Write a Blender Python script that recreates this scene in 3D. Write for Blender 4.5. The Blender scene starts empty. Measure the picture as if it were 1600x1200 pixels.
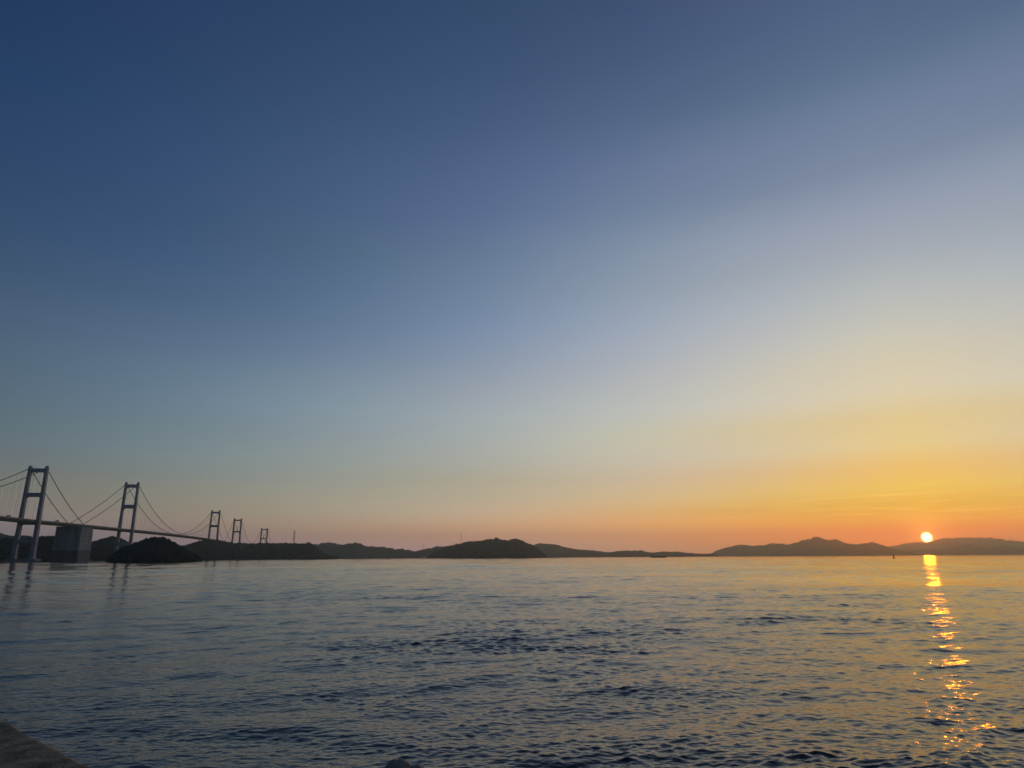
import bpy, bmesh, math, random
import numpy as np
from mathutils import Vector, Matrix, noise as mnoise

random.seed(7)
rng = np.random.default_rng(11)
scene = bpy.context.scene
COL = scene.collection
R = math.radians

# ------------------------------------------------------------------ camera
CAM_H = 4.0
F_PX = 1030.0                                   # focal length in pixels of a 1600 wide frame
PITCH = math.atan(270.5 / F_PX)
ROLL = 0.005
fw = Vector((0, math.cos(PITCH), math.sin(PITCH)))
up0 = Vector((0, -math.sin(PITCH), math.cos(PITCH)))
rt0 = Vector((1, 0, 0))
rt = rt0 * math.cos(ROLL) - up0 * math.sin(ROLL)
up = up0 * math.cos(ROLL) + rt0 * math.sin(ROLL)
cam_data = bpy.data.cameras.new('camera')
cam_data.lens = F_PX / 1600 * 36.0
cam_data.sensor_width = 36.0
cam_data.clip_start = 0.05
cam_data.clip_end = 120000.0
cam = bpy.data.objects.new('camera', cam_data)
COL.objects.link(cam)
m = Matrix((rt, up, -fw)).transposed().to_4x4()
m.translation = Vector((0, 0, CAM_H))
cam.matrix_world = m
scene.camera = cam

def ray(px, py):
    """Direction through a pixel of the 1600x1200 photograph."""
    return (fw + rt * ((px - 800.0) / F_PX) + up * ((600.0 - py) / F_PX)).normalized()

def az_el(px, py):
    d = ray(px, py)
    return math.atan2(d.x, d.y), d.z / math.hypot(d.x, d.y)      # azimuth, tan(elevation)

# ------------------------------------------------------------------ sky
SUN_AZ, _te = az_el(1448, 839.5)
SUN_EL = math.atan(_te)
SUN_DIR = Vector((math.sin(SUN_AZ) * math.cos(SUN_EL), math.cos(SUN_AZ) * math.cos(SUN_EL), math.sin(SUN_EL)))

def lin(c):
    c = np.asarray(c, float) / 255.0
    return np.where(c <= 0.04045, c / 12.92, ((c + 0.055) / 1.055) ** 2.4)

SKY_ROWS = {   # sky colours read off rows of the photograph: row -> (column, sRGB)
    20: [(20, (36, 61, 96)), (200, (41, 64, 100)), (400, (46, 68, 103)), (600, (51, 73, 106)), (800, (57, 78, 110)), (1000, (66, 84, 117)), (1200, (77, 95, 127)), (1400, (84, 104, 134)), (1580, (91, 111, 139))],
    220: [(20, (47, 71, 106)), (200, (50, 75, 111)), (400, (58, 82, 115)), (600, (67, 89, 122)), (800, (78, 98, 131)), (1000, (93, 111, 142)), (1200, (110, 126, 153)), (1400, (121, 135, 159)), (1580, (129, 142, 165))],
    350: [(20, (57, 81, 112)), (200, (60, 84, 117)), (400, (68, 92, 122)), (600, (82, 103, 135)), (800, (98, 117, 148)), (1000, (120, 136, 159)), (1200, (143, 154, 172)), (1400, (156, 164, 178)), (1580, (160, 168, 178))],
    520: [(20, (79, 100, 122)), (200, (85, 106, 131)), (400, (93, 114, 140)), (600, (109, 129, 154)), (800, (132, 148, 172)), (1000, (160, 169, 182)), (1200, (184, 186, 186)), (1400, (202, 197, 181)), (1580, (201, 195, 180))],
    620: [(20, (91, 110, 124)), (200, (101, 120, 138)), (400, (115, 135, 150)), (600, (136, 151, 163)), (800, (160, 168, 175)), (1000, (185, 187, 183)), (1200, (206, 199, 181)), (1400, (220, 203, 166)), (1580, (216, 197, 160))],
    700: [(20, (103, 115, 121)), (200, (114, 127, 133)), (400, (129, 143, 145)), (600, (150, 157, 156)), (800, (174, 176, 168)), (1000, (197, 189, 167)), (1200, (214, 196, 161)), (1400, (231, 200, 132)), (1580, (225, 191, 126))],
    760: [(20, (113, 114, 108)), (300, (133, 134, 125)), (400, (142, 142, 133)), (600, (160, 157, 142)), (800, (182, 170, 146)), (1000, (204, 181, 146)), (1200, (224, 187, 128)), (1400, (239, 192, 96)), (1580, (232, 178, 95))],
    810: [(110, (122, 112, 105)), (300, (143, 130, 118)), (480, (157, 141, 123)), (600, (170, 150, 129)), (800, (193, 160, 128)), (1000, (214, 165, 113)), (1200, (232, 166, 90)), (1400, (241, 168, 72)), (1580, (235, 157, 80))],
    838: [(500, (152, 128, 116)), (650, (168, 134, 117)), (920, (191, 144, 119)), (1000, (198, 146, 117)), (1100, (210, 143, 100)), (1200, (223, 144, 86)), (1390, (238, 143, 62)), (1580, (229, 145, 78))],
    856: [(945, (180, 136, 115)), (1090, (185, 134, 108))],
}
SKY_FIX = {(20, 20): (0.548, 0.871, 0.89), (200, 20): (1.177, 0.923, 1.134), (400, 20): (0.829, 1.006, 0.967), (600, 20): (0.997, 0.967, 1.052), (800, 20): (0.883, 1.067, 0.982), (1000, 20): (0.869, 0.839, 0.985), (1200, 20): (1.206, 1.143, 1.107), (1400, 20): (0.705, 0.851, 1.042), (1580, 20): (0.805, 1.004, 0.793), (20, 220): (0.9, 0.943, 0.872), (200, 220): (0.773, 0.877, 1.442), (400, 220): (1.057, 1.129, 0.894), (600, 220): (0.856, 0.954, 0.973), (800, 220): (0.895, 0.973, 1.056), (1000, 220): (1.211, 1.045, 1.233), (1200, 220): (1.321, 1.219, 1.236), (1400, 220): (0.869, 0.927, 1.027), (1580, 220): (0.635, 0.704, 0.756), (20, 350): (0.883, 1.027, 0.939), (200, 350): (0.796, 0.812, 1.413), (400, 350): (0.762, 1.068, 0.638), (600, 350): (1.199, 0.989, 1.235), (800, 350): (0.68, 0.814, 1.039), (1000, 350): (1.29, 1.353, 1.073), (1200, 350): (1.559, 1.407, 1.437), (1400, 350): (0.927, 0.995, 1.164), (1580, 350): (1.017, 1.016, 0.929), (20, 520): (0.854, 0.936, 0.917), (200, 520): (1.201, 1.178, 1.264), (400, 520): (0.693, 0.782, 1.033), (600, 520): (1.033, 1.145, 0.878), (800, 520): (0.88, 0.968, 1.422), (1000, 520): (1.203, 1.183, 1.033), (1200, 520): (1.009, 1.136, 1.447), (1400, 520): (1.127, 1.175, 1.114), (1580, 520): (1.109, 0.936, 0.745), (20, 620): (0.837, 0.961, 0.764), (200, 620): (1.226, 1.021, 1.672), (400, 620): (0.834, 1.298, 1.105), (600, 620): (1.176, 1.181, 1.131), (800, 620): (1.126, 0.975, 1.108), (1000, 620): (1.041, 1.309, 1.325), (1200, 620): (1.165, 1.435, 2.129), (1400, 620): (1.112, 1.276, 1.518), (1580, 620): (1.061, 0.674, 0.365), (20, 700): (0.841, 0.891, 1.069), (200, 700): (1.372, 1.328, 1.55), (400, 700): (1.084, 1.96, 1.562), (600, 700): (1.105, 0.668, 0.805), (800, 700): (1.113, 1.543, 1.779), (1000, 700): (1.514, 1.53, 1.174), (1200, 700): (1.054, 1.864, 3.5), (1400, 700): (1.341, 2.02, 1.881), (1580, 700): (0.855, 0.3, 0.3), (20, 760): (1.457, 1.548, 1.347), (300, 760): (1.439, 1.348, 0.921), (400, 760): (1.871, 1.721, 2.49), (600, 760): (1.006, 1.326, 1.462), (800, 760): (1.358, 1.078, 0.578), (1000, 760): (1.361, 1.813, 2.949), (1200, 760): (2.003, 3.5, 3.5), (1400, 760): (1.65, 3.499, 1.2), (1580, 760): (0.767, 0.3, 0.3), (110, 810): (3.5, 3.5, 3.5), (300, 810): (1.338, 0.918, 0.805), (480, 810): (2.146, 2.405, 1.801), (600, 810): (2.03, 2.875, 3.191), (800, 810): (2.259, 2.165, 2.209), (1000, 810): (1.983, 1.704, 2.217), (1200, 810): (3.5, 3.371, 0.3), (1400, 810): (0.624, 3.5, 0.3), (1580, 810): (3.155, 1.087, 0.3), (500, 838): (3.5, 3.5, 3.5), (650, 838): (3.5, 1.912, 0.699), (920, 838): (3.5, 3.077, 3.5), (1000, 838): (3.414, 3.5, 3.5), (1100, 838): (3.5, 1.933, 0.503), (1200, 838): (3.5, 3.5, 0.3), (1390, 838): (3.5, 0.338, 0.3), (1580, 838): (3.5, 3.5, 0.3), (945, 856): (3.5, 3.5, 3.5), (1090, 856): (2.843, 3.216, 3.5)}
_pts, _cols = [], []
for _y, lst in SKY_ROWS.items():
    for _x, c in lst:
        a, t = az_el(_x, _y)
        _pts.append((math.degrees(math.atan(t)), abs(math.degrees(a - SUN_AZ))))
        _cols.append(np.log(lin(c) * np.array(SKY_FIX.get((_x, _y), (1, 1, 1)))))
_pts, _cols = np.array(_pts), np.array(_cols)
_w = np.array([1.0, 0.35])
def _feat(e, d):
    return np.stack([np.ones_like(e), e, d, e * e, d * d, e * d], -1)
def _warp(e):                                   # finer near the horizon
    return np.sqrt(np.maximum(e, 0) + 1.0)
# smooth log-radiance: quadratic trend plus a thin-plate correction
_P = np.stack([_warp(_pts[:, 0]) * 4.0, _pts[:, 1] / 12.0], -1)
def _k(r): return np.where(r > 1e-9, r * r * np.log(r + 1e-12), 0.0)
_D = np.linalg.norm(_P[:, None] - _P[None], axis=-1)
_n = len(_P)
_A = np.zeros((_n + 3, _n + 3)); _A[:_n, :_n] = _k(_D) + np.eye(_n) * 2.0
_A[:_n, _n:] = np.column_stack([np.ones(_n), _P]); _A[_n:, :_n] = _A[:_n, _n:].T
_sol = np.linalg.solve(_A, np.vstack([_cols, np.zeros((3, 3))]))
def sky_rgb(e, d):
    p = np.array([_warp(np.array(float(min(max(e, 0.6), 47.0)))) * 4.0, min(max(d, 0.0), 74.0) / 12.0])
    r = np.linalg.norm(_P - p, axis=1)
    return np.exp(_k(r) @ _sol[:_n] + np.array([1, p[0], p[1]]) @ _sol[_n:])
ZEN = lin((44, 63, 96))

E_STOPS = [0, 0.8, 2, 3.5, 5.5, 8, 11, 15, 20, 26, 33, 40, 47, 62, 90]
D_STOPS = [0, 11, 22, 34, 48, 62, 76, 180]

def build_world():
    w = bpy.data.worlds.new('World'); scene.world = w; w.use_nodes = True
    nt = w.node_tree; nt.nodes.clear(); L = nt.links
    def N(t, **kw):
        n = nt.nodes.new(t)
        for k, v in kw.items(): setattr(n, k, v)
        return n
    def M(op, a, b=None, c=None):
        n = N('ShaderNodeMath', operation=op)
        for i, v in enumerate((a, b, c)):
            if v is None: continue
            if isinstance(v, (int, float)): n.inputs[i].default_value = v
            else: L.new(v, n.inputs[i])
        return n.outputs[0]
    tc = N('ShaderNodeTexCoord')
    nrm = N('ShaderNodeVectorMath', operation='NORMALIZE'); L.new(tc.outputs['Generated'], nrm.inputs[0])
    dirv = nrm.outputs[0]
    sep = N('ShaderNodeSeparateXYZ'); L.new(dirv, sep.inputs[0])
    x, y, z = sep.outputs
    el = M('MULTIPLY', M('ARCSINE', M('MINIMUM', M('MAXIMUM', z, 0.0), 1.0)), 1 / R(90))
    hl = M('MAXIMUM', M('SQRT', M('ADD', M('MULTIPLY', x, x), M('MULTIPLY', y, y))), 1e-4)
    cd = M('DIVIDE', M('ADD', M('MULTIPLY', x, math.sin(SUN_AZ)), M('MULTIPLY', y, math.cos(SUN_AZ))), hl)
    dz = M('MULTIPLY', M('ARCCOSINE', M('MINIMUM', M('MAXIMUM', cd, -1.0), 1.0)), 1 / math.pi)
    total = None
    # elevation is stretched (square root) so the look-up table is fine near the horizon
    els = M('SQRT', el)
    for d in D_STOPS:
        ramp = N('ShaderNodeValToRGB'); cr = ramp.color_ramp; cr.interpolation = 'LINEAR'
        es = [0.0] + [90 * (i / 30.0) ** 2 for i in range(1, 30)] + [90.0]
        for i, e in enumerate(es):
            if e <= 47: c = sky_rgb(e, d)
            else:
                f = (e - 47) / 43.0; f = f * f * (3 - 2 * f)
                c = np.exp(np.log(sky_rgb(47, d)) * (1 - f) + np.log(ZEN) * f)
            c = c * (0.65 if d >= 180 else 1.0)           # away from the sunset the dusk sky keeps falling off
            pos = math.sqrt(e / 90.0)
            st = cr.elements[0] if i == 0 else (cr.elements[len(cr.elements) - 1] if i == len(es) - 1 else cr.elements.new(pos))
            st.position = pos; st.color = (*[float(v) for v in c], 1)
        L.new(els, ramp.inputs[0])
        wt = N('ShaderNodeValToRGB'); wr = wt.color_ramp; wr.interpolation = 'B_SPLINE'
        for i, dd in enumerate(D_STOPS):
            pos = dd / 180.0
            st = wr.elements[0] if i == 0 else (wr.elements[len(wr.elements) - 1] if i == len(D_STOPS) - 1 else wr.elements.new(pos))
            st.position = pos; v = 1.0 if dd == d else 0.0; st.color = (v, v, v, 1)
        L.new(dz, wt.inputs[0])
        mul = N('ShaderNodeVectorMath', operation='MULTIPLY'); L.new(ramp.outputs[0], mul.inputs[0]); L.new(wt.outputs[0], mul.inputs[1])
        if total is None: total = mul.outputs[0]
        else:
            ad = N('ShaderNodeVectorMath', operation='ADD'); L.new(total, ad.inputs[0]); L.new(mul.outputs[0], ad.inputs[1]); total = ad.outputs[0]
    # thin streaks of cloud low in the sunset: noise stretched along the horizon
    azs = M('MULTIPLY', dz, 180.0); eld = M('MULTIPLY', el, 90.0)
    azn = N('ShaderNodeMath', operation='ARCTAN2'); L.new(x, azn.inputs[0]); L.new(y, azn.inputs[1])
    cv = N('ShaderNodeCombineXYZ'); L.new(M('MULTIPLY', azn.outputs[0], 11.0), cv.inputs[0])
    L.new(M('ADD', M('MULTIPLY', eld, 4.6), M('MULTIPLY', azn.outputs[0], -3.0)), cv.inputs[1])
    nz = N('ShaderNodeTexNoise'); nz.inputs['Scale'].default_value = 1.0; nz.inputs['Detail'].default_value = 5; nz.inputs['Roughness'].default_value = 0.55
    L.new(cv.outputs[0], nz.inputs['Vector'])
    mr = N('ShaderNodeMapRange', interpolation_type='SMOOTHSTEP'); L.new(nz.outputs[0], mr.inputs[0]); mr.inputs[1].default_value = 0.44; mr.inputs[2].default_value = 0.74
    band = N('ShaderNodeMapRange', interpolation_type='SMOOTHSTEP'); L.new(eld, band.inputs[0]); band.inputs[1].default_value = 1.9; band.inputs[2].default_value = 2.9
    band2 = N('ShaderNodeMapRange', interpolation_type='SMOOTHSTEP'); L.new(eld, band2.inputs[0]); band2.inputs[1].default_value = 5.6; band2.inputs[2].default_value = 3.6
    azb = N('ShaderNodeMapRange', interpolation_type='SMOOTHSTEP'); L.new(azs, azb.inputs[0]); azb.inputs[1].default_value = 26; azb.inputs[2].default_value = 2
    cl = M('MULTIPLY', M('MULTIPLY', mr.outputs[0], M('MULTIPLY', band.outputs[0], band2.outputs[0])), azb.outputs[0])
    cmul = N('ShaderNodeVectorMath', operation='MULTIPLY_ADD')
    csc = N('ShaderNodeVectorMath', operation='SCALE'); csc.inputs[0].default_value = (0.28, 0.20, 0.04); L.new(cl, csc.inputs['Scale'])
    cad = N('ShaderNodeVectorMath', operation='ADD'); L.new(total, cad.inputs[0]); L.new(csc.outputs[0], cad.inputs[1]); total = cad.outputs[0]
    # the sun's disc with its narrow aureole
    dt = N('ShaderNodeVectorMath', operation='DOT_PRODUCT'); L.new(dirv, dt.inputs[0]); dt.inputs[1].default_value = SUN_DIR
    ang = M('MULTIPLY', M('ARCCOSINE', M('MINIMUM', dt.outputs['Value'], 1.0)), 180 / math.pi)
    disc = N('ShaderNodeMapRange', interpolation_type='SMOOTHSTEP'); L.new(ang, disc.inputs[0]); disc.inputs[1].default_value = 0.50; disc.inputs[2].default_value = 0.14
    dsc = N('ShaderNodeVectorMath', operation='SCALE'); dsc.inputs[0].default_value = SUN_DISC; L.new(M('POWER', disc.outputs[0], 2.0), dsc.inputs['Scale'])
    a2 = N('ShaderNodeVectorMath', operation='ADD'); L.new(total, a2.inputs[0]); L.new(dsc.outputs[0], a2.inputs[1]); total = a2.outputs[0]
    aur = M('EXPONENT', M('MULTIPLY', ang, -1.5))
    asc = N('ShaderNodeVectorMath', operation='SCALE'); asc.inputs[0].default_value = (3.0, 1.35, 0.16); L.new(aur, asc.inputs['Scale'])
    a3 = N('ShaderNodeVectorMath', operation='ADD'); L.new(total, a3.inputs[0]); L.new(asc.outputs[0], a3.inputs[1]); total = a3.outputs[0]
    bg = N('ShaderNodeBackground'); L.new(total, bg.inputs[0]); bg.inputs[1].default_value = SKY_STRENGTH
    # a physical evening sky underneath, at the same sun position
    sk = N('ShaderNodeTexSky'); sk.sky_type = 'NISHITA'; sk.sun_disc = False
    sk.sun_elevation = SUN_EL; sk.sun_rotation = SUN_AZ; sk.dust_density = 2.0; sk.ozone_density = 2.0
    bg2 = N('ShaderNodeBackground'); L.new(sk.outputs[0], bg2.inputs[0]); bg2.inputs[1].default_value = NISHITA
    ash = N('ShaderNodeAddShader'); L.new(bg.outputs[0], ash.inputs[0]); L.new(bg2.outputs[0], ash.inputs[1])
    out = N('ShaderNodeOutputWorld'); L.new(ash.outputs[0], out.inputs['Surface'])
    w.cycles.sampling_method = 'MANUAL'; w.cycles.sample_map_resolution = 2048

SUN_DISC = (72.0, 30.0, 11.0)
SKY_STRENGTH = 1.0
NISHITA = 0.0
build_world()

sun_data = bpy.data.lights.new('sun', 'SUN')
sun_data.energy = 0.25
sun_data.angle = R(0.7)
sun_data.color = (1.0, 0.20, 0.0012)
sun = bpy.data.objects.new('sun', sun_data); COL.objects.link(sun)
sun.rotation_euler = SUN_DIR.to_track_quat('Z', 'Y').to_euler()
sun.location = SUN_DIR * 200

vs = scene.view_settings
vs.view_transform = 'Standard'; vs.look = 'None'; vs.exposure = 0.0; vs.gamma = 1.0; vs.use_curve_mapping = False
scene.cycles.use_denoising = True
scene.cycles.max_bounces = 6
scene.cycles.volume_bounces = 0

# ------------------------------------------------------------------ helpers
def tag(o, label=None, cat=None, group=None, kind=None):
    if label: o['label'] = label
    if cat: o['category'] = cat
    if group: o['group'] = group
    if kind: o['kind'] = kind
    return o

def mesh_obj(name, verts, faces, mat=None, parent=None, smooth=False):
    me = bpy.data.meshes.new(name)
    me.from_pydata([tuple(v) for v in verts], [], faces)
    me.update()
    if smooth:
        me.polygons.foreach_set('use_smooth', [True] * len(me.polygons))
    if mat: me.materials.append(mat)
    o = bpy.data.objects.new(name, me); COL.objects.link(o)
    if parent: o.parent = parent
    return o

def empty(name, loc, rz=0.0):
    o = bpy.data.objects.new(name, None); COL.objects.link(o)
    o.location = loc; o.rotation_euler = (0, 0, rz); o.empty_display_size = 1.0
    return o

class MB:
    """collects boxes, prisms and tubes for one mesh"""
    def __init__(s): s.v, s.f = [], []
    def add(s, verts, faces):
        n = len(s.v); s.v += [Vector(v) for v in verts]; s.f += [tuple(i + n for i in f) for f in faces]; return s
    def frustum(s, c0, s0, c1, s1):
        """box between two horizontal rectangles: centre and (sx, sy) at each end"""
        vs_ = []
        for c, d in ((c0, s0), (c1, s1)):
            for sx, sy in ((-1, -1), (1, -1), (1, 1), (-1, 1)):
                vs_.append((c[0] + sx * d[0] / 2, c[1] + sy * d[1] / 2, c[2]))
        return s.add(vs_, [(3, 2, 1, 0), (4, 5, 6, 7), (0, 1, 5, 4), (1, 2, 6, 5), (2, 3, 7, 6), (3, 0, 4, 7)])
    def box(s, x0, x1, y0, y1, z0, z1):
        return s.frustum(((x0 + x1) / 2, (y0 + y1) / 2, z0), (x1 - x0, y1 - y0), ((x0 + x1) / 2, (y0 + y1) / 2, z1), (x1 - x0, y1 - y0))
    def tube(s, pts, r, n=6, r1=None, caps=True):
        pts = [Vector(p) for p in pts]; rings = []
        for i, p in enumerate(pts):
            t = (pts[min(i + 1, len(pts) - 1)] - pts[max(i - 1, 0)]).normalized()
            ref = Vector((0, 0, 1)) if abs(t.z) < 0.9 else Vector((1, 0, 0))
            a = t.cross(ref).normalized(); b = t.cross(a)
            rr = r if r1 is None else r + (r1 - r) * i / (len(pts) - 1)
            rings.append([p + (a * math.cos(2 * math.pi * k / n) + b * math.sin(2 * math.pi * k / n)) * rr for k in range(n)])
        vs_ = [v for ring in rings for v in ring]; fs = []
        for i in range(len(pts) - 1):
            for k in range(n):
                fs.append((i * n + k, i * n + (k + 1) % n, (i + 1) * n + (k + 1) % n, (i + 1) * n + k))
        if caps:
            fs.append(tuple(range(n - 1, -1, -1))); fs.append(tuple((len(pts) - 1) * n + k for k in range(n)))
        return s.add(vs_, fs)
    def build(s, name, mat, parent=None, bevel=0.0, smooth=False):
        o = mesh_obj(name, s.v, s.f, mat, parent, smooth)
        if bevel:
            b = bmesh.new(); b.from_mesh(o.data)
            bmesh.ops.bevel(b, geom=b.edges[:], offset=bevel, segments=1, affect='EDGES', profile=0.5)
            b.to_mesh(o.data); b.free()
        return o

def mat(name, color, rough=0.7, var=0.25, scale=1.0, metallic=0.0, bump=0.0, bscale=5.0, color2=None, detail=5, stretch=None):
    mt = bpy.data.materials.new(name); mt.use_nodes = True
    nt = mt.node_tree; L = nt.links; b = nt.nodes['Principled BSDF']
    b.inputs['Roughness'].default_value = rough; b.inputs['Metallic'].default_value = metallic
    tc = nt.nodes.new('ShaderNodeTexCoord'); mp = nt.nodes.new('ShaderNodeMapping')
    if stretch: mp.inputs['Scale'].default_value = stretch
    L.new(tc.outputs['Object'], mp.inputs[0])
    nz = nt.nodes.new('ShaderNodeTexNoise'); nz.inputs['Scale'].default_value = scale; nz.inputs['Detail'].default_value = detail
    L.new(mp.outputs[0], nz.inputs['Vector'])
    cr = nt.nodes.new('ShaderNodeValToRGB')
    c = np.array(color); c2 = np.array(color2) if color2 is not None else c * (1 + var)
    cr.color_ramp.elements[0].position = 0.35; cr.color_ramp.elements[1].position = 0.65
    cr.color_ramp.elements[0].color = (*(c * (1 - var)), 1); cr.color_ramp.elements[1].color = (*c2, 1)
    L.new(nz.outputs[0], cr.inputs[0]); L.new(cr.outputs[0], b.inputs['Base Color'])
    if bump:
        n2 = nt.nodes.new('ShaderNodeTexNoise'); n2.inputs['Scale'].default_value = bscale; n2.inputs['Detail'].default_value = 8
        L.new(tc.outputs['Object'], n2.inputs['Vector'])
        bp = nt.nodes.new('ShaderNodeBump'); bp.inputs['Strength'].default_value = 0.8; bp.inputs['Distance'].default_value = bump
        L.new(n2.outputs[0], bp.inputs['Height']); L.new(bp.outputs[0], b.inputs['Normal'])
    return mt

M_STEEL = mat('painted_steel', (0.29, 0.305, 0.33), 0.55, 0.12, 0.05)
M_DECK = mat('deck_steel', (0.20, 0.205, 0.215), 0.55, 0.12, 0.05)
M_CABLE = mat('cable_wrap', (0.16, 0.165, 0.18), 0.6, 0.1, 0.1)
M_CONC = mat('weathered_concrete', (0.27, 0.275, 0.28), 0.9, 0.32, 0.09, bump=0.05, bscale=0.4, stretch=(1, 1, 0.18))
M_CONC_WET = mat('tidal_concrete', (0.11, 0.115, 0.12), 0.8, 0.2, 0.08, bump=0.05, bscale=0.4)
M_ASPH = mat('asphalt', (0.05, 0.05, 0.052), 0.9, 0.15, 0.5)
M_HILL = mat('hillside', (0.030, 0.038, 0.030), 0.95, 0.35, 0.012, color2=(0.045, 0.052, 0.038))
M_WOOD = mat('foliage', (0.024, 0.034, 0.022), 0.9, 0.4, 0.05, color2=(0.045, 0.055, 0.032))
M_DARKHULL = mat('dark_hull_paint', (0.035, 0.035, 0.04), 0.5, 0.2, 0.4)
M_SHIPWHITE = mat('off_white_paint', (0.55, 0.54, 0.5), 0.5, 0.1, 0.6)
M_HATCH = mat('hatch_paint', (0.10, 0.09, 0.08), 0.6, 0.2, 0.5)
M_BUOY = mat('buoy_paint', (0.06, 0.10, 0.07), 0.5, 0.2, 1.0)
M_GLASS = mat('dark_glass', (0.02, 0.025, 0.03), 0.15, 0.1, 1.0)
M_RUBBER = mat('rubber', (0.02, 0.02, 0.02), 0.9, 0.1, 3)
M_PLASTER = mat('pale_plaster', (0.62, 0.6, 0.56), 0.85, 0.08, 0.3)
M_ROOF = mat('grey_roofing', (0.16, 0.16, 0.17), 0.8, 0.15, 0.4)
M_RED = mat('faded_red_paint', (0.30, 0.07, 0.05), 0.6, 0.15, 0.3)
M_GALV = mat('galvanised_steel', (0.3, 0.31, 0.32), 0.5, 0.1, 0.4)

# ------------------------------------------------------------------ water
def wave_field(X, Y, rad_cell):
    """sum of many small wind waves; waves shorter than the local cell fade out and feed the roughness"""
    K = 340
    lam = np.exp(rng.uniform(math.log(0.15), math.log(7.0), K))
    main = R(90 + 20)
    th = main + rng.normal(0, 1, K) * np.where(lam > 1.1, R(26), R(42))
    ph = rng.uniform(0, 2 * math.pi, K)
    wgt = np.interp(np.log(lam), np.log([0.15, 0.28, 0.45, 0.9, 2.0, 4.0, 7.0]), [1.2, 1.5, 1.25, 0.72, 0.48, 0.38, 0.20])       # slope share by wavelength
    s = wgt / math.sqrt(np.sum(wgt ** 2) / 2.0)                           # unit slope rms
    s *= WAVE_SLOPE
    # patchiness of the tidal stream: slicks and rips
    patch = patchiness(X, Y)
    # bend the wave trains a little so crests curve and break up
    X = X + 0.9 * (value_noise(X / 4 + 3, Y / 4, 21) - 0.5) + 2.6 * (value_noise(X / 15, Y / 15 + 5, 22) - 0.5)
    Y = Y + 0.9 * (value_noise(X / 4 + 31, Y / 4, 23) - 0.5) + 2.6 * (value_noise(X / 15, Y / 15 + 9, 24) - 0.5)
    paw = 0.55 + 1.0 * value_noise(X / 3.2, Y / 1.6, 31) * (0.5 + value_noise(X / 11, Y / 6, 32))      # cat's paws on the small ripples
    H = np.zeros_like(X); DX = np.zeros_like(X); DY = np.zeros_like(X); lost = np.zeros_like(X)
    for i in range(K):
        k = 2 * math.pi / lam[i]; kx, ky = k * math.cos(th[i]), k * math.sin(th[i])
        fade = np.clip((lam[i] / rad_cell - 1.9) / 1.8, 0, 1)
        lost += (1 - fade) * s[i] ** 2 / 2
        idx = np.nonzero(fade > 0)[0]
        if len(idx) == 0: continue
        p = patch[idx] * (paw[idx] if lam[i] < 1.0 else 1.0) if lam[i] < 2.5 else 0.45 + 0.5 * patch[idx]
        a = fade[idx] * p * (s[i] / k)
        q = kx * X[idx] + ky * Y[idx] + ph[i]
        c = np.cos(q); sn = np.sin(q)
        H[idx] += a * c
        DX[idx] -= 1.0 * a * sn * math.cos(th[i]); DY[idx] -= 1.0 * a * sn * math.sin(th[i])
    # long low undulations of the tidal stream that reach far out
    near2 = np.interp(np.hypot(X, Y), [50, 320], [0.35, 1.0])
    K2 = 46; lam2 = np.exp(rng.uniform(math.log(7.0), math.log(70.0), K2)); th2 = main + rng.normal(0, R(38), K2); ph2 = rng.uniform(0, 2 * math.pi, K2)
    for i in range(K2):
        fade = np.clip((lam2[i] / rad_cell - 1.9) / 1.8, 0, 1); idx = np.nonzero(fade > 0)[0]
        if len(idx) == 0: continue
        k = 2 * math.pi / lam2[i]; fade = fade * near2
        H[idx] += fade[idx] * (LONG_SLOPE * math.sqrt(2.0 / K2) / k) * np.cos(k * math.cos(th2[i]) * X[idx] + k * math.sin(th2[i]) * Y[idx] + ph2[i])
    return H, DX, DY, np.sqrt(lost) * patch

def value_noise(X, Y, seed):
    r = np.random.default_rng(seed).random((256, 256)).astype(np.float32)
    xi = np.floor(X).astype(int); yi = np.floor(Y).astype(int)
    fx = X - xi; fy = Y - yi
    fx = fx * fx * (3 - 2 * fx); fy = fy * fy * (3 - 2 * fy)
    a = r[xi & 255, yi & 255]; b = r[(xi + 1) & 255, yi & 255]; c = r[xi & 255, (yi + 1) & 255]; d = r[(xi + 1) & 255, (yi + 1) & 255]
    return (a * (1 - fx) + b * fx) * (1 - fy) + (c * (1 - fx) + d * fx) * fy

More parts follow.
